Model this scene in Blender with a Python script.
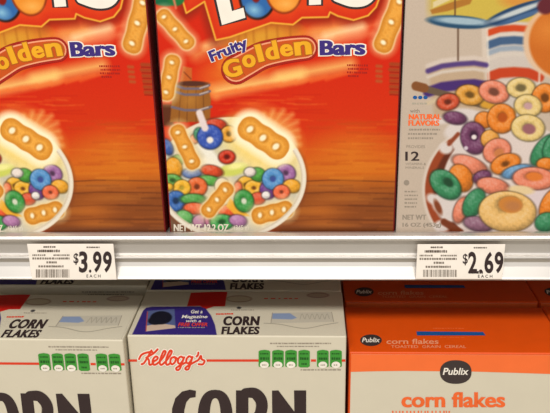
import bpy, bmesh, math, random
import numpy as np
from mathutils import Vector, Matrix

random.seed(4)
scene = bpy.context.scene
col = scene.collection
for o in list(bpy.data.objects):
    bpy.data.objects.remove(o)

EYE = 1.30            # eye height above the shop floor; the measurements below are relative to the eye

# ------------------------------------------------------------------ camera
cam_data = bpy.data.cameras.new('camera')
cam = bpy.data.objects.new('camera', cam_data)
col.objects.link(cam)
scene.camera = cam
cam_data.sensor_width = 36.0
cam_data.lens = 760.67 / 550 * 36.0
cam_data.clip_start = 0.02
cr = Vector((0.9991744, 0.0370905, -0.0165762))
cu = Vector((0.0027127, 0.3461987, 0.9381573))
cf = Vector((-0.0405354, 0.9374277, -0.3458123))
M = Matrix((cr, cu, -cf)).transposed().to_4x4()
M.translation = (0, 0, EYE)
cam.matrix_world = M

# ------------------------------------------------------------------ light
scene.view_settings.view_transform = 'Standard'
scene.view_settings.look = 'None'
scene.view_settings.gamma = 1.0
scene.view_settings.use_curve_mapping = False
scene.view_settings.exposure = 0.0
world = bpy.data.worlds.new('shop_air')
scene.world = world
world.use_nodes = True
bg = world.node_tree.nodes['Background']
bg.inputs[0].default_value = (1.0, 0.965, 0.92, 1)
bg.inputs[1].default_value = 0.48


def strip_light(name, loc, target, sx, sy, power, color):
    d = bpy.data.lights.new(name, 'AREA')
    d.shape = 'RECTANGLE'
    d.size = sx
    d.size_y = sy
    d.energy = power
    d.color = color
    o = bpy.data.objects.new(name, d)
    col.objects.link(o)
    o.location = loc
    o.rotation_euler = (Vector(target) - Vector(loc)).to_track_quat('-Z', 'Y').to_euler()
    return o


# the row of ceiling tubes over the aisle
strip_light('ceiling_tubes', (-0.15, -1.25, 2.95), (0, 0.6, 1.0), 2.2, 0.30, 70, (1.0, 0.965, 0.91))


# ------------------------------------------------------------------ materials
def lin(c):
    c = np.asarray(c, float) / 255.0
    return np.where(c <= .04045, c / 12.92, ((c + .055) / 1.055) ** 2.4)


MATS = {}


def mat(name, rgb, rough=.5, metal=0.0, vary=.05, scale=60.0, spec=.35):
    """Procedural surface: one ink or stock colour with a slight uneven grain."""
    if name in MATS:
        return MATS[name]
    m = bpy.data.materials.new(name)
    m.use_nodes = True
    nt = m.node_tree
    b = nt.nodes['Principled BSDF']
    tc = nt.nodes.new('ShaderNodeTexCoord')
    no = nt.nodes.new('ShaderNodeTexNoise')
    no.inputs['Scale'].default_value = scale
    no.inputs['Detail'].default_value = 3
    nt.links.new(tc.outputs['Object'], no.inputs['Vector'])
    ra = nt.nodes.new('ShaderNodeValToRGB')
    c = lin(rgb)
    ra.color_ramp.elements[0].position = .3
    ra.color_ramp.elements[1].position = .7
    ra.color_ramp.elements[0].color = (*(c * (1 - vary)), 1)
    ra.color_ramp.elements[1].color = (*np.clip(c * (1 + vary), 0, 1), 1)
    nt.links.new(no.outputs['Fac'], ra.inputs['Fac'])
    nt.links.new(ra.outputs['Color'], b.inputs['Base Color'])
    b.inputs['Roughness'].default_value = rough
    b.inputs['Metallic'].default_value = metal
    b.inputs['Specular IOR Level'].default_value = spec
    MATS[name] = m
    return m


def print_mat(name, rough=.42):
    """Printed card: ink colours come from the mesh's own colour layer, with a fine paper grain."""
    if name in MATS:
        return MATS[name]
    m = bpy.data.materials.new(name)
    m.use_nodes = True
    nt = m.node_tree
    b = nt.nodes['Principled BSDF']
    at = nt.nodes.new('ShaderNodeVertexColor')
    at.layer_name = 'ink'
    tc = nt.nodes.new('ShaderNodeTexCoord')
    no = nt.nodes.new('ShaderNodeTexNoise')
    no.inputs['Scale'].default_value = 900
    nt.links.new(tc.outputs['Object'], no.inputs['Vector'])
    mr = nt.nodes.new('ShaderNodeMapRange')
    mr.inputs['To Min'].default_value = .90
    mr.inputs['To Max'].default_value = 1.06
    nt.links.new(no.outputs['Fac'], mr.inputs['Value'])
    mx = nt.nodes.new('ShaderNodeMix')
    mx.data_type = 'RGBA'
    mx.blend_type = 'MULTIPLY'
    mx.inputs['Factor'].default_value = 1
    nt.links.new(at.outputs['Color'], mx.inputs['A'])
    nt.links.new(mr.outputs['Result'], mx.inputs['B'])
    nt.links.new(mx.outputs['Result'], b.inputs['Base Color'])
    b.inputs['Roughness'].default_value = rough
    b.inputs['Specular IOR Level'].default_value = .2
    MATS[name] = m
    return m


CREAM = (211, 202, 180)
m_cream = mat('cream_card', CREAM, .5, 0, .012)
m_white = mat('white_card', (190, 174, 160), .5, 0, .015)
m_redcard = mat('red_card', (112, 14, 8), .55)
m_orange = mat('orange_card', (222, 80, 8), .45, 0, .03)
m_band = mat('light_orange_ink', (242, 112, 52), .45, 0, .02)
m_paper = mat('tag_paper', (246, 236, 224), .55)
m_black = mat('black_ink', (52, 38, 38), .5)
m_grey = mat('grey_ink', (128, 116, 104), .5)
m_palegrey = mat('pale_grey_ink', (166, 158, 140), .5)
m_softgrey = mat('soft_grey_ink', (150, 137, 122), .5)
m_redink = mat('red_ink', (222, 62, 30), .5)
m_green = mat('green_ink', (60, 146, 50), .5)
m_dgreen = mat('dark_green_ink', (30, 88, 28), .5)
m_whiteink = mat('white_ink', (240, 232, 218), .5)
m_purple = mat('violet_ink', (56, 38, 118), .5)
m_gold = mat('gold_ink', (232, 166, 26), .45)
m_golde = mat('golden_brown_ink', (176, 96, 14), .45)
m_dred = mat('dark_red_ink', (160, 24, 8), .45)
m_paleink = mat('pale_stone_ink', (226, 214, 196), .5)
m_tagink = mat('brown_grey_ink', (100, 86, 76), .5)
m_dorange = mat('deep_orange_ink', (196, 78, 14), .45)
m_blue = mat('blue_ink', (22, 84, 150), .5)
m_charcoal = mat('charcoal_ink', (60, 50, 48), .45)
m_oink = mat('orange_ink', (238, 104, 44), .5)
m_peach = mat('peach_ink', (238, 158, 116), .5)
m_rail = mat('brushed_rail', (208, 203, 197), .40, .72, .03, 25, .5)
m_steel = mat('painted_shelf_steel', (170, 162, 150), .5, 0, .05, 20)
m_print = print_mat('printed_front')


# ------------------------------------------------------------------ mesh helpers
def link(name, verts, faces, m, parent=None, smooth=False, midx=None):
    me = bpy.data.meshes.new(name)
    me.from_pydata([tuple(v) for v in verts], [], [tuple(f) for f in faces])
    for k in (m if isinstance(m, (list, tuple)) else [m]):
        me.materials.append(k)
    if midx is not None:
        me.polygons.foreach_set('material_index', midx)
    if smooth:
        me.polygons.foreach_set('use_smooth', [True] * len(me.polygons))
    me.update()
    o = bpy.data.objects.new(name, me)
    col.objects.link(o)
    if parent is not None:
        o.parent = parent
    return o


def link_bm(name, bm, m, parent=None, smooth=False):
    me = bpy.data.meshes.new(name)
    bm.to_mesh(me)
    bm.free()
    me.materials.append(m)
    if smooth:
        me.polygons.foreach_set('use_smooth', [True] * len(me.polygons))
    o = bpy.data.objects.new(name, me)
    col.objects.link(o)
    if parent is not None:
        o.parent = parent
    return o


def thing(name, label, cat, loc, rotz=0.0, group=None):
    o = bpy.data.objects.new(name, None)
    o.empty_display_size = .02
    col.objects.link(o)
    o.location = loc
    o.rotation_euler = (0, 0, rotz)
    o['label'] = label
    o['category'] = cat
    if group:
        o['group'] = group
    return o


def dup(root, loc, rotz, label):
    r = root.copy()
    col.objects.link(r)
    r.location = loc
    r.rotation_euler = (0, 0, rotz)
    r['label'] = label
    for ch in list(root.children):
        c = ch.copy()
        col.objects.link(c)
        c.parent = r
        for g in list(ch.children):
            d = g.copy()
            col.objects.link(d)
            d.parent = c
    return r


def add_box(bm, x0, x1, y0, y1, z0, z1, bevel=0.0, seg=2):
    r = bmesh.ops.create_cube(bm, size=1)
    for v in r['verts']:
        v.co = Vector(((x0 + x1) / 2 + v.co.x * (x1 - x0), (y0 + y1) / 2 + v.co.y * (y1 - y0), (z0 + z1) / 2 + v.co.z * (z1 - z0)))
    if bevel:
        es = list({e for v in r['verts'] for e in v.link_edges})
        bmesh.ops.bevel(bm, geom=es, offset=bevel, segments=seg, profile=.5, affect='EDGES')


# ------------------------------------------------------------------ print sheets
# Each printed face has its own art sheet; a 3x3 map takes sheet units to metres on that flat face.
UP = np.array([[0.0007850335, -2.131306e-06, -0.2396697], [-1.039687e-06, -0.0008489505, 0.1993157], [4.789829e-05, -0.0004470778, 1.0]])
KF = np.array([[0.0007697412, -2.089788e-06, -0.235001], [3.674154e-06, -0.0008762226, 0.2934238], [4.789829e-05, -0.0004470778, 1.0]])
KT = np.array([[0.005296977, -1.438089e-05, -1.61716], [4.393354e-05, -0.01047739, 3.508602], [0.0002559661, 0.01448679, 1.0]])
CF = np.array([[0.0007697412, -2.089788e-06, -0.235001], [4.448098e-06, -0.0008834465, 0.3095819], [4.789829e-05, -0.0004470778, 1.0]])
CT = np.array([[0.00554628, -1.505773e-05, -1.693272], [5.318795e-05, -0.01056377, 3.701812], [0.0002559661, 0.01448679, 1.0]])
RF = np.array([[0.0007669175, -2.082122e-06, -0.2341389], [-9.718423e-07, -0.0008297689, 0.1956317], [4.789829e-05, -0.0004470778, 1.0]])


class Face:
    """A flat printed face of a thing. place(s, t, lift) gives the thing's local coordinates."""

    def __init__(self, H, place):
        self.H = H
        self.Hi = np.linalg.inv(H)
        self.place = place

    def st(self, pts):
        p = np.asarray(pts, float)
        a = np.c_[p, np.ones(len(p))] @ self.H.T
        return a[:, :2] / a[:, 2:]

    def sheet(self, st):
        a = np.c_[np.asarray(st, float), np.ones(len(st))] @ self.Hi.T
        return a[:, :2] / a[:, 2:]

    def verts(self, pts, lift):
        return [self.place(s, t, lift) for s, t in self.st(pts)]


class Ink:
    """Collects flat shapes in sheet units, then links them as one mesh."""

    def __init__(self, face, lift=.0003):
        self.f = face
        self.lift = lift
        self.v = []
        self.fc = []
        self.mi = []
        self.m = []
        self.n = 0

    def _add(self, pts, faces, m, lvl=0, ramp=0.0):
        b = len(self.v)
        if len(pts) != 4:
            self.n += 1
        l0 = self.lift + lvl * .00012 + (self.n % 40) * 2.5e-6
        self.v += [self.f.place(a, b_, l0 + ramp * i) for i, (a, b_) in enumerate(self.f.st(pts))]
        if m not in self.m:
            self.m.append(m)
        k = self.m.index(m)
        for f in faces:
            self.fc.append([b + i for i in f])
            self.mi.append(k)

    def poly(self, pts, m, lvl=0):
        bm = bmesh.new()
        vs = [bm.verts.new((p[0], p[1], 0)) for p in pts]
        bm.faces.new(vs).normal_update()
        bmesh.ops.triangulate(bm, faces=bm.faces[:], ngon_method='EAR_CLIP')
        bm.verts.index_update()
        fs = [[v.index for v in f.verts] for f in bm.faces]
        bm.free()
        self._add(pts, fs, m, lvl)

    def rect(self, x0, y0, x1, y1, m, lvl=0):
        self._add([(x0, y0), (x1, y0), (x1, y1), (x0, y1)], [(0, 1, 2, 3)], m, lvl)

    def ellipse(self, cx, cy, rx, ry, m, lvl=0, n=36, sq=2.0):
        pts = []
        for i in range(n):
            a = 2 * math.pi * i / n
            c, s = math.cos(a), math.sin(a)
            pts.append((cx + rx * math.copysign(abs(c) ** (2 / sq), c), cy + ry * math.copysign(abs(s) ** (2 / sq), s)))
        self._add(pts, [tuple(range(n))], m, lvl)

    def stroke(self, pts, w, m, lvl=0, smooth=True, taper=False):
        w0, w1 = w if isinstance(w, tuple) else (w, w)
        p = [Vector((a[0], a[1])) for a in pts]
        if smooth and len(p) > 2:
            q = []
            for i in range(len(p) - 1):
                a, b, c, d = p[max(i - 1, 0)], p[i], p[i + 1], p[min(i + 2, len(p) - 1)]
                for k in range(8):
                    t = k / 8
                    q.append(.5 * ((2 * b) + (c - a) * t + (2 * a - 5 * b + 4 * c - d) * t * t + (3 * b - a - 3 * c + d) * t ** 3))
            q.append(p[-1])
            p = q
        V, F = [], []
        n = len(p)
        for i in range(n):
            d = (p[min(i + 1, n - 1)] - p[max(i - 1, 0)])
            d = d.normalized() if d.length > 1e-9 else Vector((1, 0))
            nn = Vector((-d.y, d.x)) * (w0 + (w1 - w0) * i / (n - 1)) / 2
            if taper:
                nn *= .45 + .55 * math.sin(math.pi * (i + .5) / n)
            V += [tuple(p[i] + nn), tuple(p[i] - nn)]
            if i:
                F.append((2 * i - 2, 2 * i - 1, 2 * i + 1, 2 * i))
        self._add(V, F, m, lvl, 3e-7)
        if not taper:
            for e, ww in ((p[0], w0), (p[-1], w1)):
                self.ellipse(e.x, e.y, ww / 2, ww / 2, m, lvl, 20)

    def text(self, body, x0, y0, x1, y1, m, bold=0.0, shear=0.0, rot=0.0, outline=None, lvl=0, smear=0.0):
        """Fit the word to the box x0..x1, y0 (top)..y1 (foot); outline = list of (extra weight, material), widest first."""
        layers = [(bold + e, mm) for e, mm in (outline or [])] + [(bold, m)]
        spread = .1 if bold > .03 else 0.0
        base, _ = glyphs(body, bold, shear, spread)
        mn, mxx = base.min(0), base.max(0)
        sx, sy = (x1 - x0) / (mxx[0] - mn[0]), (y1 - y0) / (mxx[1] - mn[1])
        c, s = math.cos(rot), math.sin(rot)
        for k, (bw, mm) in enumerate(layers):
            V, F = glyphs(body, bw, shear, spread)
            P = (V - mn) * (sx, sy)
            P = np.c_[P[:, 0] * c - P[:, 1] * s, P[:, 0] * s + P[:, 1] * c]
            pts = np.c_[x0 + P[:, 0], y1 - P[:, 1]]
            for j in ((-.5, 0, .5) if smear else (0,)):
                self._add(pts + (j * smear, 0), F, mm, lvl + k)

    def dashes(self, x0, y, x1, h, m, lvl=0, seed=1, lo=.8, hi=2.6, gap=.55, slope=0.0):
        r = random.Random(seed)
        x = x0
        while x < x1 - .5:
            w = min(r.uniform(lo, hi), x1 - x)
            yy = y + (x - x0) * slope
            k = r.uniform(.75, 1)
            self.rect(x, yy - h * k / 2, x + w, yy + h / 2, m, lvl)
            x += w + gap * r.uniform(.6, 2.0)

    def done(self, name, parent):
        return link(name, self.v, self.fc, self.m, parent, midx=self.mi)


_G = {}


def glyphs(body, bold, shear, spread=0.0):
    key = (body, round(bold, 4), shear, spread)
    if key not in _G:
        cu_ = bpy.data.curves.new('type', 'FONT')
        cu_.body = body
        cu_.size = 1
        cu_.offset = bold
        cu_.shear = shear
        cu_.resolution_u = 4
        cu_.space_character = 1.0 + spread
        o = bpy.data.objects.new('type', cu_)
        col.objects.link(o)
        dg = bpy.context.evaluated_depsgraph_get()
        me = bpy.data.meshes.new_from_object(o.evaluated_get(dg))
        V = np.array([v.co[:2] for v in me.vertices])
        F = [tuple(p.vertices) for p in me.polygons]
        bpy.data.objects.remove(o)
        bpy.data.curves.remove(cu_)
        bpy.data.meshes.remove(me)
        _G[key] = (V, F)
    return _G[key]


# ------------------------------------------------------------------ painter for the printed pictures
class Paint:
    def __init__(self, XY, base):
        self.x, self.y = XY[:, 0], XY[:, 1]
        self.c = np.tile(np.array(base, float), (len(XY), 1))

    def mix(self, a, colr):
        a = np.clip(a, 0, 1)[:, None]
        self.c = self.c * (1 - a) + np.array(colr, float) * a

    def cov(self, sd, soft):
        return np.clip(.5 - sd / max(soft, .05), 0, 1)

    def sd_ell(self, cx, cy, rx, ry, rot=0):
        a = math.radians(rot)
        dx, dy = self.x - cx, self.y - cy
        u = dx * math.cos(a) + dy * math.sin(a)
        v = -dx * math.sin(a) + dy * math.cos(a)
        r = np.hypot(u / rx, v / ry)
        return (r - 1) * min(rx, ry), u, v, r

    def ell(self, cx, cy, rx, ry, colr, rot=0, soft=1.2, al=1.0):
        self.mix(self.cov(self.sd_ell(cx, cy, rx, ry, rot)[0], soft) * al, colr)

    def glow(self, cx, cy, rx, ry, colr, rot=0, al=1.0, pw=1.0):
        r = self.sd_ell(cx, cy, rx, ry, rot)[3]
        self.mix(np.clip(1 - r, 0, 1) ** pw * al, colr)

    def sd_cap(self, x0, y0, x1, y1, r):
        vx, vy = x1 - x0, y1 - y0
        t = np.clip(((self.x - x0) * vx + (self.y - y0) * vy) / (vx * vx + vy * vy), 0, 1)
        return np.hypot(self.x - x0 - t * vx, self.y - y0 - t * vy) - r

    def cap(self, x0, y0, x1, y1, r, colr, soft=1.2, al=1.0):
        self.mix(self.cov(self.sd_cap(x0, y0, x1, y1, r), soft) * al, colr)

    def sd_line(self, pts):
        d = None
        for (a, b) in zip(pts[:-1], pts[1:]):
            e = self.sd_cap(a[0], a[1], b[0] + 1e-6, b[1], 0)
            d = e if d is None else np.minimum(d, e)
        return d

    def line(self, pts, w, colr, soft=1.2, al=1.0):
        self.mix(self.cov(self.sd_line(pts) - w / 2, soft) * al, colr)

    def sd_poly(self, pts):
        d = self.sd_line(list(pts) + [pts[0]])
        ins = np.zeros(len(self.x), bool)
        n = len(pts)
        for i in range(n):
            (xa, ya), (xb, yb) = pts[i], pts[(i + 1) % n]
            if ya == yb:
                continue
            k = ((ya > self.y) != (yb > self.y)) & (self.x < (xb - xa) * (self.y - ya) / (yb - ya) + xa)
            ins ^= k
        return np.where(ins, -d, d)

    def poly(self, pts, colr, soft=1.2, al=1.0, grow=0.0):
        self.mix(self.cov(self.sd_poly(pts) - grow, soft) * al, colr)

    def grain(self, f=1.0):
        x, y = self.x * f, self.y * f
        a = np.sin(x * .83 + 2.1 * np.sin(y * .47 + .6 * np.sin(x * .31)))
        b = np.sin(y * .91 + 1.9 * np.sin(x * .53 + .8 * np.sin(y * .37)))
        c = np.sin((x * .8 - y * .6) * 1.7 + 1.5 * np.sin((x + y) * .7))
        return (a + b + c) / 3

    def ring(self, cx, cy, rx, ry, colr, rot=0, hole=.33, hcol=None, hdx=0, hdy=0, soft=1.3, tex=.07):
        """A printed cereal ring: lumpy round body of one flavour colour, darker towards the hole and rim ink."""
        c = np.array(colr, float)
        sd, u, v, r = self.sd_ell(cx, cy, rx, ry, rot)
        self.mix(self.cov(sd - .9, 2.0) * .8, c * .42)
        a = math.radians(rot)
        dx, dy = (self.x - cx) / rx, (self.y - cy) / ry
        ang = np.arctan2(dy, dx)
        h = hole if hole else 0.0
        if hole:
            u2, v2 = self.sd_ell(cx + hdx, cy + hdy, rx, ry, rot)[1:3]
            rh = np.hypot(u2 / rx, v2 / ry)
            w = np.clip((rh - h) / np.maximum(rh - h + 1 - r, .05), 0, 1)
        else:
            w = .5 + .5 * np.clip(r, 0, 1)
        sl = (2 * w - 1) * (-.45 * np.cos(ang) - .8 * np.sin(ang))
        k = .84 + .20 * np.sin(np.pi * np.clip(w, .02, .98)) ** .7 + .20 * sl + tex * self.grain()
        k = np.clip(k, .4, 1.35)[:, None]
        body = c * np.minimum(k, 1.0) + (np.maximum(k - 1.0, 0) * 1.5) * (250 - c)
        m = self.cov(sd, soft)[:, None]
        self.c = self.c * (1 - m) + body * m
        if hole:
            self.ell(cx + hdx, cy + hdy, rx * hole, ry * hole, c * .5 if hcol is None else hcol, rot, 2.0)

    def bar(self, x0, y0, x1, y1, r, colr=(224, 138, 36), rim=(240, 214, 160), rw=2.4, fat=.0):
        """A printed cereal bar of three joined rings with a pale glow line."""
        c = np.array(colr, float)
        dx, dy = x1 - x0, y1 - y0
        L = math.hypot(dx, dy)
        ux, uy = dx / L, dy / L
        t = (self.x - x0) * ux + (self.y - y0) * uy
        n = -(self.x - x0) * uy + (self.y - y0) * ux
        waist = .07 * r * (1 - np.cos(4 * np.pi * np.clip(t / L, 0, 1))) / 2
        q = np.hypot(np.maximum(np.abs(t - L / 2) - (L / 2 + r * .08), 0), np.maximum(np.abs(n) - r * .12, 0)) - r * .88 + waist
        self.mix(self.cov(q - rw - 2, 7) * .5, rim)
        self.mix(self.cov(q - rw * .55, 2.4) * .85, rim)
        self.mix(self.cov(q, 1.4), c * .88)
        lift = np.clip(-q / (r * .55), 0, 1)
        g = self.grain(.8)
        self.mix(lift * .75 * (1 + .35 * g), np.minimum(c * 1.05 + (10, 32, 40), 255))
        self.mix(self.cov(q + r * .2, r * .3) * np.clip(.3 * g, 0, 1), c * .72)
        for f in (.02, .5, .98):
            px, py = x0 + dx * f, y0 + dy * f
            ang = math.degrees(math.atan2(dy, dx))
            self.ell(px, py, r * .42, r * .40, c * .8, ang, 3.0, .8)
            self.ell(px - .6, py - .2, r * .23, r * .31, (250, 236, 200), ang + 15, 1.8)

    def linear(self):
        return lin(np.clip(self.c, 0, 255))


def print_panel(name, face, s0, s1, t0, t1, step, painter, parent, lift=.0002, curve=None):
    """A dense flat panel whose colour layer holds the printed picture."""
    nx = int(round((s1 - s0) / step)) + 1
    ny = int(round((t1 - t0) / step)) + 1
    S, T = np.meshgrid(np.linspace(s0, s1, nx), np.linspace(t0, t1, ny))
    st = np.c_[S.ravel(), T.ravel()]
    co = np.array([face.place(0, 0, lift)], float) + np.outer(st[:, 0], np.array(face.place(1, 0, 0)) - np.array(face.place(0, 0, 0))) \
        + np.outer(st[:, 1], np.array(face.place(0, 1, 0)) - np.array(face.place(0, 0, 0)))
    idx = np.arange(nx * ny).reshape(ny, nx)
    quads = np.stack([idx[:-1, :-1], idx[:-1, 1:], idx[1:, 1:], idx[1:, :-1]], -1).reshape(-1, 4)
    me = bpy.data.meshes.new(name)
    me.vertices.add(len(co))
    me.vertices.foreach_set('co', co.ravel())
    me.loops.add(quads.size)
    me.loops.foreach_set('vertex_index', quads.ravel())
    me.polygons.add(len(quads))
    me.polygons.foreach_set('loop_start', np.arange(0, quads.size, 4))
    me.polygons.foreach_set('loop_total', np.full(len(quads), 4))
    me.update()
    at = me.color_attributes.new('ink', 'FLOAT_COLOR', 'POINT')
    rgb = painter(face.sheet(st))
    at.data.foreach_set('color', np.c_[rgb, np.ones(len(rgb))].astype(np.float32).ravel())
    me.materials.append(m_print)
    me.validate()
    o = bpy.data.objects.new(name, me)
    col.objects.link(o)
    o.parent = parent
    return o


# ------------------------------------------------------------------ the place
FLOOR_BACK = .62
ZD_UP = EYE - .2502          # upper deck surface
ZD_LO = EYE - .6430          # lower deck surface
Y_FRONT = .5944              # front face of the price rail
m_floor = mat('shop_floor_tiles', (196, 186, 168), .35, 0, .08, 3)
fl = link('floor', [(-3, -2.5, 0), (3, -2.5, 0), (3, 1.3, 0), (-3, 1.3, 0)], [(0, 1, 2, 3)], m_floor)
fl['kind'] = 'structure'

unit = thing('shelving_unit', 'steel store shelf with a silver price rail between two rows of cereal boxes', 'shelf', (0, Y_FRONT, 0))
X0, X1 = -.62, .62


def unit_box(name, boxes, m, bev=.001):
    bm = bmesh.new()
    for b in boxes:
        add_box(bm, *b, bevel=bev)
    return link_bm(name, bm, m, unit)


unit_box('shelf_deck', [(X0, X1, .0124, .43, ZD_UP - .0285, ZD_UP)], m_steel)
unit_box('shelf_deck', [(X0, X1, -.03, .43, ZD_LO - .03, ZD_LO)], m_steel)
unit_box('back_panel', [(X0, X1, .43, .45, 0.0, 1.85)], m_steel)
for x in (X0 - .02, X1):
    unit_box('upright', [(x, x + .02, .40, .45, 0.0, 1.85)], m_steel)
unit_box('base_plinth', [(X0, X1, .02, .43, 0, .14)], m_steel)
# rail: one extruded profile (depth behind the front plane, height below the rail top)
RZ = EYE - .2453
prof = [(.0120, -.0046), (.0095, -.0006), (.0050, .0), (.0012, -.0012), (.0, -.0034), (.0008, -.0056), (.0036, -.0070), (.0056, -.0084), (.0062, -.0190),
        (.0050, -.0202), (.0022, -.0207), (.0012, -.0216), (.0020, -.0227), (.0050, -.0240), (.0062, -.0252), (.0066, -.0278), (.0052, -.0312), (.0010, -.0394),
        (.0002, -.0408), (.0008, -.0420), (.0034, -.0424), (.0112, -.0410), (.0120, -.0330), (.0120, -.0060)]
pv, pf = [], []
n = len(prof)
for i, x in enumerate((X0, X1)):
    pv += [(x, a, RZ + b) for a, b in prof]
for k in range(n):
    pf.append((k, (k + 1) % n, n + (k + 1) % n, n + k))
pf += [tuple(range(n)), tuple(range(2 * n - 1, n - 1, -1))]
link('price_rail', pv, pf, m_rail, unit)


# ------------------------------------------------------------------ cartons
def carton(parent, w, d, h, m, fold=.0012, flap=None):
    bm = bmesh.new()
    add_box(bm, -w / 2, w / 2, -d / 2, d / 2, 0, h, bevel=fold, seg=3)
    return link_bm('carton', bm, m, parent)


def front_face(H, cx, z0, d):
    """front of a box: sheet gives (x from the eye, height against z0 reference)"""
    return Face(H, lambda s, t, l: (s - cx, -d / 2 - l, t + z0))


def top_face(H, cx, d, h):
    return Face(H, lambda s, t, l: (s - cx, t - d / 2, h + l))


# ---------- upper shelf: red boxes
W2, D2, H2 = .1937, .068, .281
C2X = -.02105
YF_UP = .6084


def paint_red(XY):
    p = Paint(XY, (206, 36, 8))
    x, y = p.x, p.y
    # ground colours of the printed scene
    p.mix(np.clip((y - 62) / 90, 0, 1) * np.clip((x - 255) / 60, 0, 1) * .5, (206, 78, 14))
    p.mix(np.clip((y - 128) / 40, 0, 1) * np.clip((x - 270) / 30, 0, 1) * .9, (206, 110, 26))
    p.mix(np.clip((y - 172) / 26, 0, 1) * np.clip((x - 262) / 20, 0, 1), (136, 70, 28))
    for k, yy in enumerate((181, 193, 206, 220, 231)):
        p.line([(262, yy + 2), (330, yy - 1), (410, yy + 1)], 1.0, (96, 46, 20), 1.5, .8)
        p.ell(330 + 24 * math.sin(k * 2.1), yy + 5, 26, 3.2, (186, 108, 40), 0, 4, .55)
    p.mix(np.clip((y - 205) / 8, 0, 1) * np.clip((215 - x) / 12, 0, 1), (112, 84, 62))
    p.glow(352, 152, 46, 36, (214, 124, 30), 0, .6)
    p.glow(322, 210, 34, 22, (196, 104, 34), 0, .5)
    p.mix(np.clip((y - 224) / 8, 0, 1) * np.clip((x - 262) / 20, 0, 1) * .75, (92, 48, 24))
    # wooden boards at the right edge
    for k in range(6):
        yy = 64 + 5.6 * k
        p.cap(391 - (k == 1) * 1, yy, 402, yy + .6, 1.9, (150, 70, 30), 2, .75)
        p.line([(390, yy + 2.6), (403, yy + 3.2)], .9, (110, 22, 8), 1.4, .7)
    for k in range(4):
        p.cap(377, 66 + 5 * k, 381, 66.4 + 5 * k, 1.6, (172, 92, 44), 2, .7)
    # burst of light behind the words
    p.glow(258, 50, 46, 24, (238, 190, 52), -18, 1.0, .7)
    p.glow(232, 70, 50, 24, (236, 160, 48), -18, .7)
    for a, b, w, cc, al in (((216, 91), (300, 75), 5, (246, 206, 120), .95), ((280, 77), (350, 64), 5, (246, 204, 116), .85), ((196, 55), (218, 44), 5, (240, 190, 110), .6),
                            ((318, 38), (356, 30), 7, (252, 224, 176), .7), ((330, 36), (376, 24), 3, (236, 120, 70), .7), ((300, 34), (336, 29), 6, (240, 170, 70), .6),
                            ((208, 86), (216, 96), 3, (240, 150, 70), .6), ((205, 46), (234, 36), 3, (250, 214, 140), .7)):
        p.cap(*a, *b, w, cc, w * 2.6, al)
    # streaks under the words' burst
    for k in range(9):
        x0 = 206 + 15 * k
        p.cap(x0, 96 - k * 2, x0 + 30, 90 - k * 2.4, 1.2, (238, 112, 46), 3, .5)
    rr = random.Random(5)
    for k in range(46):
        xx, yy = rr.uniform(206, 300), rr.uniform(94, 120)
        p.cap(xx, yy, xx + rr.uniform(10, 34), yy + rr.uniform(-1, 1.5), .5, rr.choice(((228, 92, 26), (180, 26, 6), (232, 110, 40))), 2.2, .35)
    for k in range(60):
        xx, yy = rr.uniform(306, 392), rr.uniform(120, 182)
        p.cap(xx, yy, xx + rr.uniform(10, 40), yy + rr.uniform(-.6, .6), .6, rr.choice(((188, 76, 14), (222, 128, 34), (174, 62, 16))), 2.4, .3)
    for k in range(50):
        xx, yy = rr.uniform(290, 392), rr.uniform(184, 232)
        p.cap(xx, yy, xx + rr.uniform(10, 40), yy + rr.uniform(-.8, .8), .5, rr.choice(((96, 46, 20), (176, 96, 40), (120, 60, 26))), 2.2, .35)
    # dark red shadow ink around the logo shield
    shield = [(182, -2), (186.4, 13), (204.5, 1.5), (216, 40), (230, 37), (250, 30), (271, 22.7), (293, 24.5), (302, 17.6), (328, 17), (330, 12), (338, 16), (353.6, 20), (368, 15.5),
              (376, 7), (380, -4), (384, -40), (380, -95), (170, -95)]
    p.poly(shield, (128, 32, 12), 10, .75, 6)
    p.glow(262, 36, 46, 15, (214, 150, 44), -8, 1.0, .6)
    for xx in (238, 245, 253, 266, 277, 290):
        p.line([(xx, 26), (xx + 1, 42)], 1.6, (160, 84, 20), 3, .5)
    p.cap(326, 36, 362, 27, 3.5, (246, 214, 160), 8, .8)
    p.cap(338, 38, 372, 33, 2.5, (238, 130, 80), 6, .6)
    p.poly(shield, (236, 172, 56), 1.2, 1, .9)
    p.poly(shield, (206, 46, 14), 1.2, 1, -.8)
    p.mix(p.cov(p.sd_poly(shield) + 6, 9) * .6, (228, 74, 22))
    # ring letters of the logo
    p.ell(257.5, -4, 19, 24, (40, 20, 18), 0, 1.5)
    p.ell(257.5, -4, 16.5, 21.5, (46, 100, 164), 0, 1.5)
    p.glow(254, 10, 12, 9, (150, 200, 220), 20, .85)
    p.ell(256, -6, 5, 8.5, (128, 22, 14), 0, 1.5)
    p.ell(284, -10, 19, 24, (140, 50, 10), 0, 1.5)
    p.ell(284, -10, 17, 22, (230, 140, 44), 0, 1.8)
    p.glow(286, 4, 14, 8, (246, 180, 90), 0, .8)
    p.ell(284, -12, 5, 8, (170, 70, 16), 0, 1.5)
    # leaf
    p.ell(163, -2, 15, 8, (22, 98, 62), 10, 2)
    p.ell(176, -3, 9, 9, (30, 110, 56), 60, 2)
    p.line([(172, -8), (176, 8)], 2, (222, 120, 90), 2)
    # barrel and plank
    p.poly([(183, 66), (192, 68), (192, 84), (180, 82)], (196, 96, 38), 1.5)
    p.line([(184, 72), (191, 79)], 1, (120, 50, 20), 1.4)
    p.poly([(154, 104), (172, 104), (174, 126), (150, 126)], (92, 46, 24), 3)
    p.poly([(176, 84), (208, 83), (211, 100), (210, 122), (170, 122), (172, 100)], (150, 92, 34), 1.6)
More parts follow.
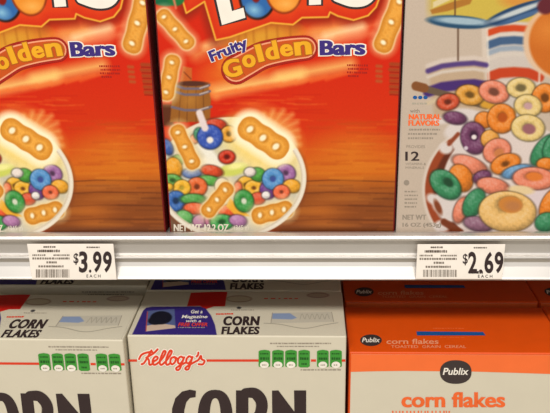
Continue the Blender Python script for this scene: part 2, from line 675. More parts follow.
    for bx in (181, 188, 196, 203):
        p.line([(bx, 84), (bx - .5 + (bx - 192) * .15, 122)], .8, (104, 58, 24), 1.3, .8)
    p.glow(190, 100, 14, 14, (196, 134, 54), 0, .6)
    p.ell(192, 83.5, 16, 2.6, (84, 44, 30), 0, 1.3)
    for yy in (87, 93, 108.5):
        p.line([(175.5 - (yy - 86) * .15, yy - 1.5), (185, yy + 1.6), (200, yy + 1.6), (209 + (yy - 86) * .1, yy - 1.8)], 2.6, (112, 98, 112), 1.3)
        p.line([(200, yy + 1), (208, yy - 1.4)], 1.2, (196, 176, 160), 1.3)
    # bowl
    bowl = (231, 178, 75, 61)
    p.ell(231, 179, 77, 63, (120, 60, 30), 0, 4, .6)
    p.ell(*bowl, (226, 214, 190), 0, 1.4)
    p.ell(230, 178.5, 70, 56, (200, 192, 170), 0, 2.5)
    p.mix(p.cov(p.sd_ell(231, 178, 72, 58)[0], 3) * np.clip(.5 * p.grain(.35) + .1, 0, .5), (232, 226, 210))
    p.glow(250, 144, 44, 32, (250, 224, 120), 25, .9, .9)
    inb = p.cov(p.sd_ell(231, 178, 75, 61)[0], 1.5)
    p.mix(inb * np.clip(1 - p.sd_ell(282, 160, 40, 36, 20)[3], 0, 1) ** .7 * .7, (244, 222, 140))
    # burst around the big bar
    p.glow(264, 137, 46, 36, (244, 196, 84), 30, .9, .9)
    for a in range(0, 360, 15):
        ca, sa = math.cos(math.radians(a)), math.sin(math.radians(a))
        q = 5 * math.sin(a * 1.7) + 3 * math.sin(a * .9 + 1)
        p.cap(264 + 22 * ca, 137 + 17 * sa, 264 + (32 + q) * ca, 137 + (24 + q) * sa, 1.6, (250, 220, 140), 6, .5)
    # milk
    p.cap(199, 141, 214, 160, 5, (236, 230, 214), 4)
    p.cap(188, 152, 202, 168, 4, (232, 224, 206), 4)
    p.cap(206, 160, 220, 166, 4, (238, 230, 210), 4)
    p.ell(232, 170, 15, 6, (204, 208, 96), -10, 3)
    p.ell(236, 166, 9, 3, (240, 234, 150), -10, 3)
    R = p.ring
    R(216, 124.5, 10, 5.5, (206, 66, 38), 5, 0)
    R(229, 134, 8, 8, (226, 158, 54), 0, .3)
    R(167.5, 147, 5, 8, (66, 96, 170), -25, 0)
    R(178, 160, 6, 5, (120, 170, 80), 0, 0)
    R(194.5, 139, 4, 4.5, (232, 140, 96), 0, 0)
    R(199, 134, 5, 6, (70, 140, 100), 0, 0)
    R(210, 137, 12.5, 12, (56, 84, 172), 10, .27, (236, 226, 214), 0, 3)
    p.cap(199.5, 113, 205, 128, 3.4, (226, 208, 204), 2)
    R(227, 157, 8, 6.5, (202, 54, 30), 0, .33, (96, 20, 12))
    R(174, 168, 8, 10.5, (232, 158, 44), -15, 0)
    R(173, 180.5, 9, 6, (96, 164, 76), 10, .3)
    R(192, 173, 9, 5, (102, 128, 186), 0, 0)
    R(212, 171, 10.5, 5.5, (214, 76, 40), 12, 0)
    R(210, 180.5, 11, 4.6, (92, 166, 74), 10, 0)
    R(222, 186, 7, 8, (228, 214, 190), 0, 0)
    R(197, 187, 10, 9.5, (226, 104, 52), 0, .25)
    R(182, 188, 8.5, 8, (236, 178, 50), 0, .24, (176, 150, 50))
    R(168, 187, 5, 3.6, (236, 178, 50), 0, 0)
    R(176, 201, 9.5, 10, (58, 102, 172), 0, .3)
    R(193, 199, 12, 5, (84, 158, 76), 0, 0)
    R(195, 208.5, 11, 5.5, (228, 98, 56), 5, 0)
    R(185, 217, 8.5, 6, (106, 176, 96), 25, 0)
    R(200, 221, 7, 6, (186, 132, 158), 0, 0)
    R(211, 220, 6, 6.5, (166, 84, 130), 0, .3)
    R(228, 211, 10, 6, (226, 88, 46), 0, 0)
    R(246, 185, 9, 8.5, (236, 176, 54), 10, .22, (110, 60, 20))
    R(254, 188, 9, 7.5, (236, 176, 54), 10, .22, (110, 60, 20))
    R(238, 188, 4, 6, (230, 110, 70), 0, 0)
    R(286, 173, 9.5, 8.5, (158, 104, 158), 20, .25)
    R(258, 174.5, 8, 6.5, (78, 156, 60), 20, 0)
    R(250, 172, 5.5, 4.5, (232, 218, 208), 0, 0)
    R(268, 190, 8, 9, (112, 62, 136), 0, 0)
    R(273, 179, 10.5, 10.5, (86, 144, 200), 0, .27, (60, 80, 150))
    R(292, 186, 8.5, 6.5, (236, 166, 50), 10, 0)
    R(258, 198.5, 7, 6, (218, 82, 52), 0, 0)
    R(281.5, 192, 8, 7, (232, 106, 66), 0, .2)
    R(266, 195, 4, 3.6, (236, 228, 222), 0, 0)
    p.poly([(230, 198), (250, 216), (236, 216), (226, 206)], (234, 168, 50), 2)
    R(244, 201, 9.5, 11, (60, 146, 66), -20, .28, (210, 214, 190))
    R(222, 222, 11.5, 7.5, (66, 156, 78), 0, .3)
    R(238, 220.5, 8.5, 5.5, (180, 124, 168), 10, 0)
    p.bar(178, 132, 192.5, 162, 7.6)
    p.bar(209, 210, 226, 189.5, 7.6)
    p.bar(260, 215.5, 285, 209.5, 8.6)
    p.cap(250, 129, 277, 147, 18, (252, 240, 204), 7, .9)
    p.bar(250, 129, 277, 147, 12.2, (232, 146, 40), (252, 238, 200), 5)
    # lower rim of the bowl, in front of the cereal
    rim = [(231 + 72.8 * math.cos(a), 178 + 58.6 * math.sin(a)) for a in np.linspace(math.radians(-28), math.radians(172), 40)]
    p.line(rim, 4.6, (232, 222, 204), 1.6)
    p.line([(a - 1.6 * (a - 231) / 60, b - 1.6 * (b - 178) / 60) for a, b in rim], 1.2, (190, 170, 140), 2, .7)
    # loose bars around the sheet
    p.bar(164, 16.5, 187, 42, 7.4)
    p.bar(172.5, 62, 166.5, 93, 7.6)
    p.bar(400, 1, 383.5, 43.5, 9.4)
    return p.linear()


def red_box(loc):
    t = thing('cereal_box', 'red box of fruity cereal bars in the middle of the upper shelf', 'cereal box', loc, 0, 'boxes on the upper shelf')
    carton(t, W2, D2, H2, m_redcard, .0008)
    f = front_face(UP, C2X, 0, D2)
    cx = C2X
    print_panel('front_print', f, cx - W2 / 2 + .0012, cx + W2 / 2 - .0012, .0012, H2 - .0012, .00055, paint_red, t)
    k = Ink(f)
    for poly in ([(206, -45), (222, 25), (245.5, 17.6), (243.4, 7.6), (232, 11), (219, -48)],):
        c = np.mean(poly, 0)
        k.stroke(poly + [poly[0]], 5, m_black, 0, False)
        k.poly(poly, m_whiteink, 1)
    k.done('logo_letter', t)
    k = Ink(f)
    # P: only its foot shows, bowl continues above
    k.stroke([(309, -46), (309, 5), (321, 4.4), (321, -14), (336, -20), (338, -40), (328, -48), (309, -46)], 5, m_black, 0, False)
    k.poly([(309, -46), (309, 5), (321, 4.4), (321, -14), (336, -20), (338, -40), (328, -48)], m_whiteink, 1)
    k.ellipse(325, -31, 5, 7, m_dred, 2)
    k.done('logo_letter', t)
    k = Ink(f)
    # S
    s = [(374, -36), (360, -46), (342, -40), (342, -26), (358, -18), (371, -8), (365, 0.5), (352, 2), (337, -3)]
    k.stroke(s, 14, m_black, 0)
    k.stroke(s, 9.5, m_whiteink, 1)
    k.done('logo_letter', t)
    k = Ink(f, .0004)
    k.text('Fruity', 213.5, 50.5, 253, 65, m_purple, .02, 0, math.radians(22.5), [(.055, m_peach), (.04, m_whiteink)], 0, .9)
    k.done('flavor_lettering', t)
    k = Ink(f, .0005)
    band = [(236, 69.5), (246, 64), (262, 55.5), (280, 51), (296, 48.6), (305.5, 47.8)]
    for w, mm, l in (((30, 25), m_dred, 0), ((24.4, 20.6), m_peach, 1), ((21.2, 17.6), m_dorange, 2)):
        k.stroke(band, w, mm, l)
    letters = [('G', 226.5, 60, 243.5, 79, 16), ('o', 245.2, 55, 257.6, 68.8, 19), ('l', 259.4, 43.5, 264.4, 62, 15), ('d', 267.5, 41, 279.6, 60.6, 12), ('e', 281.6, 43.8, 293.4, 57.2, 9),
               ('n', 295.6, 41.0, 311.5, 55.5, 6)]
    for ch, a, b, c, d, r in letters:
        k.text(ch, a, b + 1, c, d, m_gold, .024, 0, math.radians(r), [(.03, m_golde)], 3, 1.1)
    k.done('flavor_lettering', t)
    k = Ink(f, .0004)
    k.text('Bars', 320.5, 40.4, 364.6, 55.4, m_purple, .022, 0, math.radians(1.0), [(.065, m_peach), (.05, m_whiteink)], 0, 1.7)
    k.done('flavor_lettering', t)
    k = Ink(f)
    for i in range(4):
        k.dashes(347 + i % 2, 65 + 3.6 * i, 368 - (i == 3) * 9, 1.9, m_dred, 0, i + 3, .8, 2.0, .5, .02)
    k.done('small_print', t)
    k = Ink(f)
    k.text('NET WT 12.2 OZ', 174, 224, 228.5, 231.2, m_paleink, .01, 0, 0, None, 0, .5)
    k.text('(345 g)', 234, 225, 248.5, 231.2, m_paleink, .0)
    k.done('weight_lettering', t)
    return t


box_mid = red_box((C2X, YF_UP + D2 / 2, ZD_UP))
box_left = dup(box_mid, (-.2180, YF_UP - .002 + D2 / 2, ZD_UP + W2 / 2 * math.sin(math.radians(.6))), 0, 'red box of fruity cereal bars on the upper shelf, cut by the left edge')
box_left.rotation_euler = (0, math.radians(-.6), 0)     # it leans on its neighbour out of view

# ---------- upper shelf: white box with the bowl of rings
W3 = .194
C3X = .0772 + W3 / 2


def paint_rings(XY):
    p = Paint(XY, (192, 174, 156))
    x, y = p.x, p.y
    # stage picture at the top right
    p.mix(np.clip((x - 424) / 10, 0, 1) * np.clip((24 - y) / 14, 0, 1) * .9, (196, 168, 70))
    p.poly([(428, -90), (640, -90), (640, 18), (560, 20), (480, 26), (434, 14)], (198, 172, 72), 5)
    p.poly([(430, 10), (452, 2), (474, -4), (470, 4), (448, 11), (432, 14)], (170, 112, 44), 1.6)
    p.poly([(433, 8), (450, 0), (450, -6), (433, 2)], (214, 196, 150), 1.6)
    p.line([(455, -5), (455, 17)], 1.6, (110, 72, 40), 1.4)
    p.ell(560, -12, 60, 16, (206, 140, 60), -12, 4)
    # a big striped drum stands behind the cereal
    p.poly([(486, 30), (541, 30), (538, 120), (490, 120)], (198, 186, 176), 4)
    for yy, w, cc in ((24, 5, (206, 190, 176)), (28, 6.5, (200, 70, 30)), (34, 3.5, (212, 198, 184)), (40, 8, (66, 92, 126)), (48, 5, (150, 160, 172)), (54, 4, (204, 192, 180)), (72, 10, (190, 64, 30)),
                      (82, 4, (212, 196, 180)), (90, 9, (70, 96, 130))):
        p.line([(488 + (yy - 24) * .02, yy + 5), (500, yy + 1), (514, yy), (528, yy + 1), (540 - (yy - 24) * .02, yy + 5)], w, cc, 2.4)
    p.line([(484, 22), (486, 112)], 5, (206, 190, 174), 2.5)
    p.line([(487, 30), (490, 112)], 1.6, (220, 210, 196), 2.5)
    p.line([(541, 30), (538, 112)], 1.6, (220, 210, 196), 2.5)
    # lower drum and stand of the cymbal
    p.poly([(428, 66), (484, 60), (486, 112), (434, 116)], (186, 160, 132), 4)
    for yy, w, cc in ((60, 5, (206, 190, 176)), (65, 5, (84, 62, 120)), (71, 3, (206, 192, 178)), (86, 10, (70, 44, 108)), (97, 4, (200, 180, 150))):
        p.line([(428, yy + 6), (442, yy + 1), (458, yy - 1), (474, yy - 2), (486, yy)], w, cc, 2.4)
    p.line([(458, 24), (458, 60)], 1.6, (96, 70, 52), 1.6)
    # cymbals
    p.ell(459, 22, 32, 6.5, (38, 74, 104), 4, 1.6)
    p.ell(462, 21, 27, 3.6, (156, 178, 190), 4, 2.2)
    p.ell(520, 12, 36, 7.5, (36, 64, 100), -19, 1.6)
    p.ell(519, 11, 30, 2.6, (190, 196, 196), -20, 2.2)
    p.ell(524, 16, 26, 2.4, (70, 100, 140), -19, 2.0)
    # orange drum head at the right
    p.ell(563, 42, 40, 38, (216, 182, 150), 0, 3)
    p.ell(565, 42, 36, 36, (196, 104, 34), 0, 3)
    p.glow(548, 30, 26, 22, (224, 140, 60), 0, .6)
    p.ell(546, 6, 9, 8, (96, 36, 44), -30, 3)
    # wooden neck lying across
    p.cap(416, 86, 486, 106, 3.4, (104, 84, 66), 1.4)
    p.cap(416, 86, 424, 88, 4.6, (128, 78, 42), 1.4)
    p.cap(484, 104, 512, 112, 3.8, (206, 150, 50), 3)
    # bowl
    p.ell(502, 190, 80, 72, (208, 192, 178), 0, 2)
    p.ell(503, 190, 78, 70, (150, 66, 34), 0, 1.6)
    p.ell(507, 190, 74, 66, (96, 42, 24), 0, 2.5)
    p.ell(512, 186, 70, 64, (214, 198, 190), 0, 2)
    # milk splash over the rim
    for c in ((458, 128, 15, 8, -30), (446, 148, 7, 6, 0), (463, 141, 12, 12, 0), (442, 226, 8, 6, 0), (433, 199, 7, 5, 30), (452, 210, 15, 12, 0), (446, 203, 14, 12, 0), (470, 114, 18, 5, 10), (440, 121, 9, 3, 0)):
        p.ell(*c[:4], (212, 200, 194), c[4], 3)
    p.ell(438, 207, 3, 8, (128, 64, 36), -24, 2)
    p.cap(444, 222, 460, 232, 3.5, (116, 54, 28), 2)
    p.cap(449, 144, 458, 134, 2, (140, 66, 40), 2)
    p.ell(536, 200, 22, 12, (214, 196, 196), -30, 3)
    R = p.ring
    og, pk, gn, yl, pu, bl = (224, 126, 42), (224, 130, 100), (58, 132, 88), (222, 192, 122), (112, 62, 96), (104, 150, 190)
    # upper rows continue behind the splash
    R(470, 95, 14, 10, (214, 150, 60), 10, .3)
    R(448, 102, 11, 8, (200, 80, 50), -10, .3)
    R(494, 92, 15, 11, pk, 15, .34)
    R(455, 118, 11, 6, pu, 10, 0)
    R(521, 88, 14, 10, yl, 0, .36)
    R(545, 98, 13, 14, og, 0, .3)
    R(484, 120, 9, 8, og, 0, 0)
    R(528, 106, 13.5, 11, yl, 10, .32, (190, 150, 150))
    R(566, 110, 15, 16, og, 10, .3)
    R(474, 138, 13, 16, pu, -15, .3, (60, 30, 56), 0, -2)
    p.ell(474, 137, 2.6, 2.4, (226, 214, 210), 0, 1.5)
    p.ell(466, 148, 2, 2, (206, 190, 200), 0, 1.5)
    R(490, 139, 9, 9, (224, 156, 70), 0, 0)
    R(501.5, 118.5, 14, 14.5, og, 0, .33, (176, 80, 24), 1, -1)
    R(528, 128, 16.5, 13, yl, 8, .4, (150, 96, 100), 1, 1)
    R(497, 151, 14, 12, pk, -25, .36, (196, 120, 70), 2, 2)
    R(544, 150, 9, 18, gn, 38, 0)
    R(556, 148, 12, 16, gn, 30, .3)
    R(546, 164, 9, 6, og, 0, 0)
    R(470, 165, 18, 8, pk, 22, 0)
    R(505.5, 164, 15, 9.5, og, -20, .25)
    R(461, 178, 11, 14, og, -28, 0)
    R(482, 177, 9, 6, pu, -20, 0)
    R(517, 171.5, 15, 6, bl, -14, 0)
    R(534, 178.5, 21, 11, pk, 4, .4, (216, 118, 48), 0, -2)
    R(493, 186, 16, 8, pk, 12, 0)
    R(445.5, 184.5, 17.5, 12, gn, 42, .3, (34, 70, 46), 3, -2)
    p.ell(521, 190, 13, 4.5, (222, 196, 150), 5, 2)
    R(461, 210, 7, 13, pk, 20, 0)
    R(474, 203, 9.5, 15, gn, 30, 0)
    R(478, 224, 14, 7, (138, 96, 116), 12, 0)
    R(507.5, 211.5, 28.5, 20, (226, 180, 108), 4, .42, (198, 126, 56), 3, -7)
    p.ell(513, 206, 8, 5, (176, 116, 74), 4, 4, .7)
    R(550, 203, 8, 16, og, 30, 0)
    R(546, 222, 11, 9, gn, -20, 0)
    R(580, 180, 20, 18, pk, 10, .35)
    R(578, 215, 18, 14, yl, 10, .35)
    p.mix(p.cov(np.hypot((p.x - 502) / 80, (p.y - 190) / 72) * 70 - 70, 2) * 0, (0, 0, 0))
    return p.linear()


t3 = thing('cereal_box', 'white box picturing a bowl of fruit rings, right end of the upper shelf', 'cereal box', (C3X, YF_UP + D2 / 2, ZD_UP), 0, 'boxes on the upper shelf')
carton(t3, W3, D2, H2, m_white, .0008)
f3 = front_face(UP, C3X, 0, D2)
print_panel('front_print', f3, C3X - W3 / 2 + .0012, C3X + W3 / 2 - .0012, .0012, H2 - .0012, .0006, paint_rings, t3)
k = Ink(f3)
for i in range(3):
    k.ellipse(415 + i * 5.2, 97.4, 2.2, 1.8, m_blue)
k.dashes(412, 103.4, 427, 1.6, m_palegrey, 0, 2)
k.text('with', 410, 108.8, 419.5, 112.6, m_grey)
k.text('NATURAL', 409, 114, 441, 119.4, m_oink, .012, 0, 0, None, 0, .7)
k.text('FLAVORS', 408.6, 120.2, 439, 125.6, m_oink, .012, 0, 0, None, 0, .7)
for i, (a, b) in enumerate(((409, 440), (408, 437), (408, 433))):
    k.dashes(a, 129.4 + 4.3 * i, b, 1.8, m_softgrey, 0, i + 9)
k.done('flavor_lettering', t3)
k = Ink(f3)
k.text('PROVIDES', 406.5, 145, 425, 148, m_softgrey)
k.text('12', 405.4, 151.4, 419, 160.6, m_black, .012, 0, 0, None, 0, .4)
k.text('VITAMINS &', 405.5, 162.6, 426, 165, m_softgrey)
k.text('MINERALS', 405.5, 166.4, 424, 168.8, m_softgrey)
k.done('vitamin_lettering', t3)
k = Ink(f3)
k.ellipse(406.5, 182.6, 2.8, 2.8, m_softgrey)
k.done('seal', t3)
k = Ink(f3)
for i, b in enumerate((417, 418.5, 418, 417, 416)):
    k.dashes(404.5, 191.4 + 3.8 * i, b, 1.5, m_softgrey, 0, i + 20)
k.done('small_print', t3)
k = Ink(f3)
k.text('NET WT', 402.6, 214.6, 426, 219.6, m_softgrey, .01, 0, 0, None, 0, .5)
k.text('16 OZ (453g)', 402.6, 222.6, 441, 227.8, m_softgrey, .01, 0, 0, None, 0, .5)
k.done('weight_lettering', t3)

# ---------- lower shelf: cream boxes of corn flakes
KX0, KX1 = -.1612, .0358
KW, KD, KH = KX1 - KX0, .0879, .2997
KCX = (KX0 + KX1) / 2


def paint_ktop(XY):
    p = Paint(XY, CREAM)
    x, y = p.x, p.y
    red = [(191, 293), (227.4, 291.6), (225, 306.4), (214, 306.6), (205, 309.6), (200, 306), (187, 306.4)]
    p.poly(red, (206, 28, 20), .5)
    patch = [(131.5, 336), (138, 322), (143, 311), (146.5, 307.8), (152, 306.8), (200, 306.6), (206, 309), (211, 315.5), (215, 325), (217, 335.9)]
    p.poly(patch, (54, 40, 118), .5)
    p.poly([(147, 311), (174.5, 309), (175.6, 328), (145.5, 331.6)], (84, 96, 140), .5)
    p.poly([(146, 326), (160, 323.4), (175, 325.6), (175.5, 328.2), (146, 331.6)], (206, 180, 160), .5)
    p.ell(161, 318, 11, 6.6, (24, 24, 36), -4, 1.0)
    p.ell(155, 321, 7, 4, (24, 24, 36), 0, 1.0)
    p.line([(147.5, 312), (146, 331)], .8, (190, 60, 50), .6)
    # tinted label outline on the right
    p.poly([(272, 313), (331, 312), (333.5, 322), (270.4, 323.5)], (196, 188, 170), .6)
    p.poly([(272.6, 313.6), (290, 313.4), (297, 318), (292, 319.6), (272, 319)], (136, 152, 184), .6)
    p.ell(239, 308, 2.2, 1.2, (70, 66, 66), 0, .6)
    p.ell(239, 299, 13, 3.4, (150, 120, 100), 0, .6)
    p.ell(239, 299, 12, 2.7, (198, 184, 156), 0, .6)
    p.ell(318, 295.4, 11, 2.6, (150, 120, 110), 0, .6)
    p.ell(318, 295.4, 10, 1.9, (190, 172, 150), 0, .6)
    return p.linear()


def cream_box(loc):
    t = thing('cereal_box', 'cream box of corn flakes with its whole red script name showing, front row', 'cereal box', loc, 0, 'cream boxes on the lower shelf')
    carton(t, KW, KD, KH, m_cream, .0014)
    ff = front_face(KF, KCX, KH, KD)
    ft = top_face(KT, KCX, KD, KH)
    tp = print_panel('top_print', ft, KX0 + .002, KX1 - .002, .0012, KD - .0012, .0005, paint_ktop, t)
    k = Ink(ft)
    k.text('CORN', 223.6, 316.4, 259.8, 325.8, m_black, .035, .14, 0, None, 0, .7)
    k.text('FLAKES', 221.4, 326.8, 259.4, 334.7, m_black, .035, .14, 0, None, 0, .6)
    k.done('product_lettering', tp)
    k = Ink(ft)
    k.text('Get a', 191, 310.0, 202.5, 313.6, m_whiteink, .02, .25)
    k.text('Magazine', 181.5, 315.2, 207.5, 319.4, m_whiteink, .02, .25)
    k.text('with a', 186, 319.8, 201, 322.4, m_whiteink, .015, .25)
    k.text('FREE OFFER', 178, 322.9, 207.5, 326.6, m_redink, .025, .25)
    k.dashes(178, 327.8, 205, .7, m_palegrey, 0, 4)
    k.done('offer_lettering', tp)
    k = Ink(ft)
    k.dashes(216, 314.3, 234, 1.5, m_redink, 0, 8, 1.4, 3, .35, -.02)
    k.dashes(231, 310.2, 254, .8, m_softgrey, 0, 8)
    k.stroke([(264, 323.4), (280, 324.6), (304, 328.6), (325, 325), (338, 323)], .7, m_palegrey)
    k.stroke([(271, 323), (272.4, 313)], .6, m_softgrey)
    k.stroke([(333.6, 322), (331.6, 312.4)], .6, m_softgrey)
    for i in range(6):
        k.stroke([(300 + 5 * i, 319.4), (302 + 5 * i, 314.2), (304.4 + 5 * i, 319)], .6, m_palegrey)
    k.dashes(264, 298.8, 300, 1.0, m_redink, 0, 5, 2, 5, 1.6)
    k.done('small_print', tp)
    # front: red rule, script name, badges, big word
    for a, b in ((128.6, 137), (205, 258.6), (311, 316), (341.4, 345.4)):
        k = Ink(ff)
        k.rect(a, 359.2, b, 361.5, m_redink)
        k.done('red_stripe', t)
    k = Ink(ff, .0004)
    z = lambda pts: [(125 + a / 5.5, 325 + b / 5.5) for a, b in pts]
    S = [[(78, 186), (92, 162), (120, 150), (150, 146)], [(146, 138), (128, 170), (106, 206), (92, 214)], [(180, 132), (160, 152), (128, 172), (118, 178)], [(120, 176), (132, 192), (134, 214), (144, 216), (156, 206)],
         [(156, 200), (176, 188), (180, 176), (168, 172), (154, 190), (154, 212), (168, 216), (188, 202)],
         [(188, 204), (214, 170), (224, 146), (214, 142), (202, 166), (192, 196), (194, 214), (204, 216), (220, 202)],
         [(220, 204), (246, 170), (258, 144), (248, 140), (234, 166), (226, 196), (228, 214), (238, 216), (250, 206)],
         [(272, 174), (256, 180), (250, 200), (258, 214), (272, 206), (280, 186), (272, 174), (290, 184)],
         [(322, 180), (308, 172), (294, 184), (292, 204), (304, 210), (318, 194), (324, 178)], [(326, 176), (314, 206), (302, 238), (288, 246), (282, 236), (300, 222), (336, 204)],
         [(368, 178), (354, 170), (340, 184), (338, 202), (350, 208), (364, 192), (370, 176)], [(372, 174), (362, 204), (352, 236), (340, 244), (332, 236), (348, 222), (386, 200)],
         [(404, 150), (402, 162), (394, 172)], [(386, 200), (404, 190), (418, 168), (422, 186), (438, 196), (428, 214), (406, 214)]]
    for s in S:
        k.stroke(z(s), 4.0, m_whiteink, 0)
    for s in S:
        k.stroke(z(s), 2.15, m_redink, 1)
    k.done('brand_logo', t)
    k = Ink(ff)
    k.dashes(300.6, 369.6, 341.6, 1.2, m_softgrey, 0, 14, 1, 4, .6)
    k.done('small_print', t)
    k = Ink(ff)
    k.dashes(270, 343.2, 331, 1.3, m_softgrey, 0, 12, 1, 4, .6)
    k.done('small_print', t)
    k = Ink(ff)
    k.dashes(277, 346.2, 319, 1.0, m_softgrey, 0, 13, 1, 3, .6)
    k.done('small_print', t)
    for i, (a, b) in enumerate(((258.6, 270.2), (272.2, 283.8), (285.2, 296.8), (298.4, 309.8), (317, 328.6), (330, 341.8))):
        k = Ink(ff, .0004)
        pts = [(a, 351.2), (a + 1.5, 350.2), ((a + b) / 2, 349.6), (b - 1.5, 350.2), (b, 351.2), (b, 366)]
        if i != 3:
            pts += [(b - 1, 366.6), (a + 1, 366.6)]
        else:
            pts += [(b - 2, 367.2), (a + 2, 367.2)]
        pts += [(a, 366)]
        k.poly(pts, m_green)
        k.dashes(a + 1.6, 353.4, b - 1.4, 1.4, m_dgreen, 1, i + 1, .8, 2, .4)
        k.dashes(a + 1.6, 358.2, b - 1.4, 2.6, m_dgreen, 1, i + 5, 1, 2.4, .4)
        if i != 3:
            k.ellipse((a + b) / 2, 364.6, 4.4, 3.3, m_whiteink, 1)
            k.dashes((a + b) / 2 - 2.2, 364.6, (a + b) / 2 + 2, 1.2, m_softgrey, 2, i, .8, 1.6, .4)
        else:
            k.dashes(a + 3, 363.6, b - 3, 1.8, m_dgreen, 1, i + 5, .8, 2, .4)
        k.done('nutrition_badge', t)
    k = Ink(ff)
    top, bot = 390.0, 452.0
    mid = (top + bot) / 2
    # C
    o1 = [(172 + 1.0, mid)]
    c_out = [(196, 390.6), (190, 389.4), (182, 391.4), (175.4, 398), (172.2, 408), (171.6, 421), (172.2, 434), (175.4, 444), (182, 451), (190, 452.6), (197, 450), (196.6, 441), (191, 443), (187, 440),
             (184.6, 432), (184, 421), (184.4, 410), (186.4, 402), (190, 397.8), (195.6, 397)]
    k.poly(c_out, m_black)
    # O as a ring of quads
    N = 40
    V, F = [], []
    for i in range(N):
        a = 2 * math.pi * i / N
        c, s = math.cos(a), math.sin(a)
        e = lambda q: math.copysign(abs(q) ** .8, q)
        V += [(215.2 + 17.6 * e(c), 421 + 31.4 * e(s)), (215.2 + 5.6 * e(c), 422 + 24 * e(s))]
        j = (i + 1) % N
        F.append((2 * i, 2 * i + 1, 2 * j + 1, 2 * j))
    k._add(V, F, m_black)
    # R: stem, bowl, leg
    k.poly([(236, 390.2), (236, 452), (248.4, 452), (248.4, 390.2)], m_black)
    k.stroke([(246, 393.6), (255, 393.6), (261, 400), (261.6, 409), (257.6, 417), (247, 420)], 11.6, m_black, .5)
    k.poly([(250, 418), (260, 416), (272, 452), (259.6, 452)], m_black, .8)
    k.poly([(248.6, 397.4), (252.4, 397.8), (255.4, 402), (255.2, 411), (252, 415.4), (248.6, 416)], m_cream, 1.4)
    # N
    k.poly([(272, 390.4), (278.4, 390.2), (294.4, 411.5), (294, 390.2), (306.2, 390.2), (306.2, 452), (299.4, 452), (283.8, 427), (284.4, 452), (272.6, 452)], m_black)
    k.done('product_lettering', t)
    return t


KZ = EYE - .3433 - KH      # lower deck surface under these boxes
KY = .5965 + KD / 2
box_b = cream_box((KCX, KY, ZD_LO))
box_a = dup(box_b, (-.2609, KY - .0072, ZD_LO), math.radians(-.7), 'cream box of corn flakes in the front row, cut by the left edge')
dup(box_b, (KCX - .0006, KY + KD + .0022, ZD_LO), 0, 'cream corn flakes box in the back row, behind the whole red script name')
dup(box_b, (-.2612, KY + KD + .0135, ZD_LO), math.radians(-.3), 'cream corn flakes box in the back row, behind the box cut by the left edge')

# ---------- lower shelf: orange boxes of corn flakes
PX0, PX1 = .0386, .2335
PW, PD = PX1 - PX0, .0869
PH = .6430 - .3595
PCX = (PX0 + PX1) / 2


def orange_box(loc):
    t = thing('cereal_box', 'orange-topped box in the front row with corn flakes in orange letters', 'cereal box', loc, 0, 'orange boxes on the lower shelf')
    carton(t, PW, PD, PH, m_orange, .0016)
    ff = front_face(CF, PCX, PH, PD)
    ft = top_face(CT, PCX, PD, PH)
    k = Ink(ff, .0002)
    xl = ff.sheet([(PX0 + .0017, -.0017), (PX0 + .0017, -.28), (PX1 - .0017, -.28), (PX1 - .0017, -.0017)])
    k.poly([tuple(q) for q in xl], m_cream)
    k.done('front_print', t)
    k = Ink(ff, .0004)
    L = lambda yy: [ff.sheet([(PX0 + .0017, ff.st([(347, yy)])[0][1])])[0][0]][0]
    lo = [(347.6, 371.6), (375, 371.0), (405, 370.6), (440, 371), (471, 371.2), (510, 372.4), (551, 374)]
    k.poly([tuple(xl[0])] + [(L(371.6), 371.6)] + lo[1:-1] + [(ff.sheet([(PX1 - .0017, -.0213)])[0][0], 374.2), tuple(xl[3])], m_band)
    k.done('color_band', t)
    k = Ink(ff, .0006)
    k.ellipse(455.6, 371.6, 15.8, 11.8, m_charcoal, 0, 40, 2.3)
    k.text('Publix', 442.6, 367.4, 468.6, 374.4, m_whiteink, .018, .2, 0, None, 1)
    k.done('brand_logo', t)
    k = Ink(ff, .0006)
    k.text('corn flakes', 401.8, 391.6, 504.6, 407, m_oink, .018, 0, 0, None, 0, .9)
    k.done('product_lettering', t)
    k = Ink(ff, .0006)
    k.dashes(392, 411.4, 452, 2.2, m_oink, 0, 6, .9, 1.6, 1.6)
    k.done('small_print', t)
    tp = Ink(ft)
    tp.ellipse(371, 340.4, 10.8, 5.8, m_charcoal)
    tp.text('Publix', 362, 338, 380, 342.6, m_whiteink, .018, .2, 0, None, 1)
    tp.done('brand_logo', t)
    tp = Ink(ft)
    tp.text('corn flakes', 386.5, 339, 438.5, 344.2, m_peach, .014)
    tp.text('TOASTED  GRAIN  CEREAL', 391, 345.4, 466, 348.2, m_peach)
    tp.done('product_lettering', t)
    tp = Ink(ft)
    tp.poly([(416.4, 331.6), (483, 332.2), (485.6, 335.6), (417, 335.6)], m_blue)
    tp.done('blue_strip', t)
    tp = Ink(ft)
    tp.dashes(433, 328.6, 464, 1.1, m_oink, 0, 3, 1, 3, .6)
    tp.done('small_print', t)
    tp = Ink(ft)
    tp.dashes(440, 337.6, 464, .8, m_oink, 0, 5, 1, 3, .6)
    tp.done('small_print', t)
    return t


PY = .5965 + PD / 2
box_c = orange_box((PCX, PY, ZD_LO))
dup(box_c, (PCX + PW + .0012, PY + .003, ZD_LO), math.radians(.6), 'orange-topped box in the front row at the right edge, only a sliver showing')
dup(box_c, (PCX + .0008, PY + PD + .0118, ZD_LO), 0, 'orange-topped box in the back row, behind the orange corn flakes lettering')
dup(box_c, (PCX + PW + .0016, PY + PD + .0118, ZD_LO), 0, 'orange-topped box in the back row at the right edge, in shadow under the shelf')


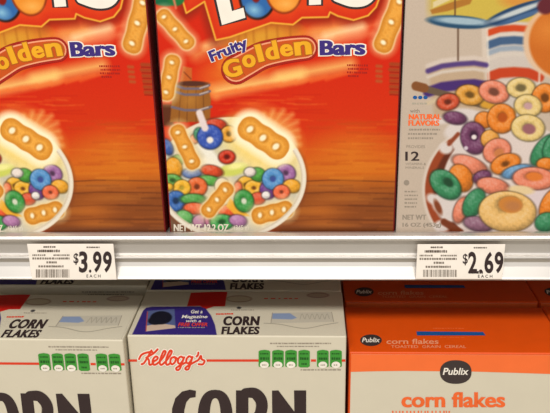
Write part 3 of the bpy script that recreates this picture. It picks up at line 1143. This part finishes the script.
# ------------------------------------------------------------------ price tags
def price_tag(label, xs, ys, price, extra):
    """xs/ys: the card's corners on the rail sheet."""
    P = Face(RF, lambda s, t, l: (s, t, l))
    x0, z0 = P.st([(xs[0], ys[1])])[0]
    x1, z1 = P.st([(xs[1], ys[0])])[0]
    x0b = P.st([(xs[0], ys[0])])[0][0]
    x0 = (x0 + x0b) / 2
    cx = (x0 + x1) / 2
    t = thing('price_tag', label, 'price tag', (cx, Y_FRONT - .0014, RZ + z0), 0, 'price tags on the shelf rail')
    f = Face(RF, lambda s, t_, l: (s - cx, -l, t_ - z0))
    bm = bmesh.new()
    add_box(bm, x0 - cx, x1 - cx, 0, .0006, 0, z1 - z0, bevel=.0002, seg=1)
    link_bm('paper_card', bm, m_paper, t)
    ox = xs[0]
    k = Ink(f, .0002)
    dol, digits, each = price
    k.text('$', *dol, m_black, .012)
    for ch, box in digits:
        k.text(ch, *box, m_black, .03)
    k.done('price_lettering', t)
    k = Ink(f, .0002)
    k.text('E A C H', *each, m_black, .012)
    k.done('price_lettering', t)
    k = Ink(f, .0002)
    if extra:
        k.dashes(extra[0], extra[2], extra[1], 2.6, m_black, 0, 4, .8, 1.8, .4)
        k.done('small_print', t)
        k = Ink(f, .0002)
    k.dashes(ox + 57, ys[0] + 3.2, ox + 70, 1.4, m_tagink, 0, 17, .8, 2.2, .3)
    k.done('small_print', t)
    k = Ink(f, .0002)
    for i, (a, b, dy, h) in enumerate(((14, 26, 2.8, 1.7), (8, 31, 6.8, 2.6), (3, 40, 11, 1.7), (3, 40, 14.3, 2.1), (17, 28, 18.2, 2.1), (9, 34, 22.2, 2.1))):
        if i == 2:
            k.dashes(ox + a, ys[0] + dy, ox + 16, h, m_grey, 0, i + 30, .8, 2, .4)
            k.done('small_print', t)
            k = Ink(f, .0002)
            k.dashes(ox + 24, ys[0] + dy, ox + b, h, m_grey, 0, i + 40, .8, 2, .4)
        else:
            k.dashes(ox + a, ys[0] + dy, ox + b, h, m_tagink if i in (0, 1) else m_grey, 0, i + 30, .8, 2.4, .4)
        k.done('small_print', t)
        k = Ink(f, .0002)
    k = Ink(f, .0002)
    r = random.Random(ox)
    x = ox + 6.5
    while x < ox + 40:
        w = r.choice((.35, .6, 1.0))
        k.rect(x, ys[0] + 25.2, x + w, ys[1] - 2.2, m_grey)
        x += w + r.choice((.4, .6, .9))
    k.done('barcode', t)
    return t


price_tag('white price tag reading $3.99 on the silver rail, below a red box', (30, 113.6), (243.4, 279),
          ((74, 252.4, 79, 264.2), (('3', (79.4, 250.6, 88, 272)), ('.', (89.4, 268.8, 91.8, 272)), ('9', (93.4, 250.6, 102, 272)), ('9', (103.4, 250.6, 112.2, 272))), (87, 273.8, 101, 276.8)), None)
price_tag('white price tag reading $2.69 on the silver rail, below the white box', (416.4, 505), (243.8, 278.4),
          ((462.4, 253, 467.4, 264.6), (('2', (467.8, 251, 476.6, 272.6)), ('.', (478.6, 268.6, 482, 272.2)), ('6', (484, 251, 493, 272.6)), ('9', (494.2, 251, 503, 272.6))), (477.6, 274, 492, 277)), (468.6, 483, 271.6))
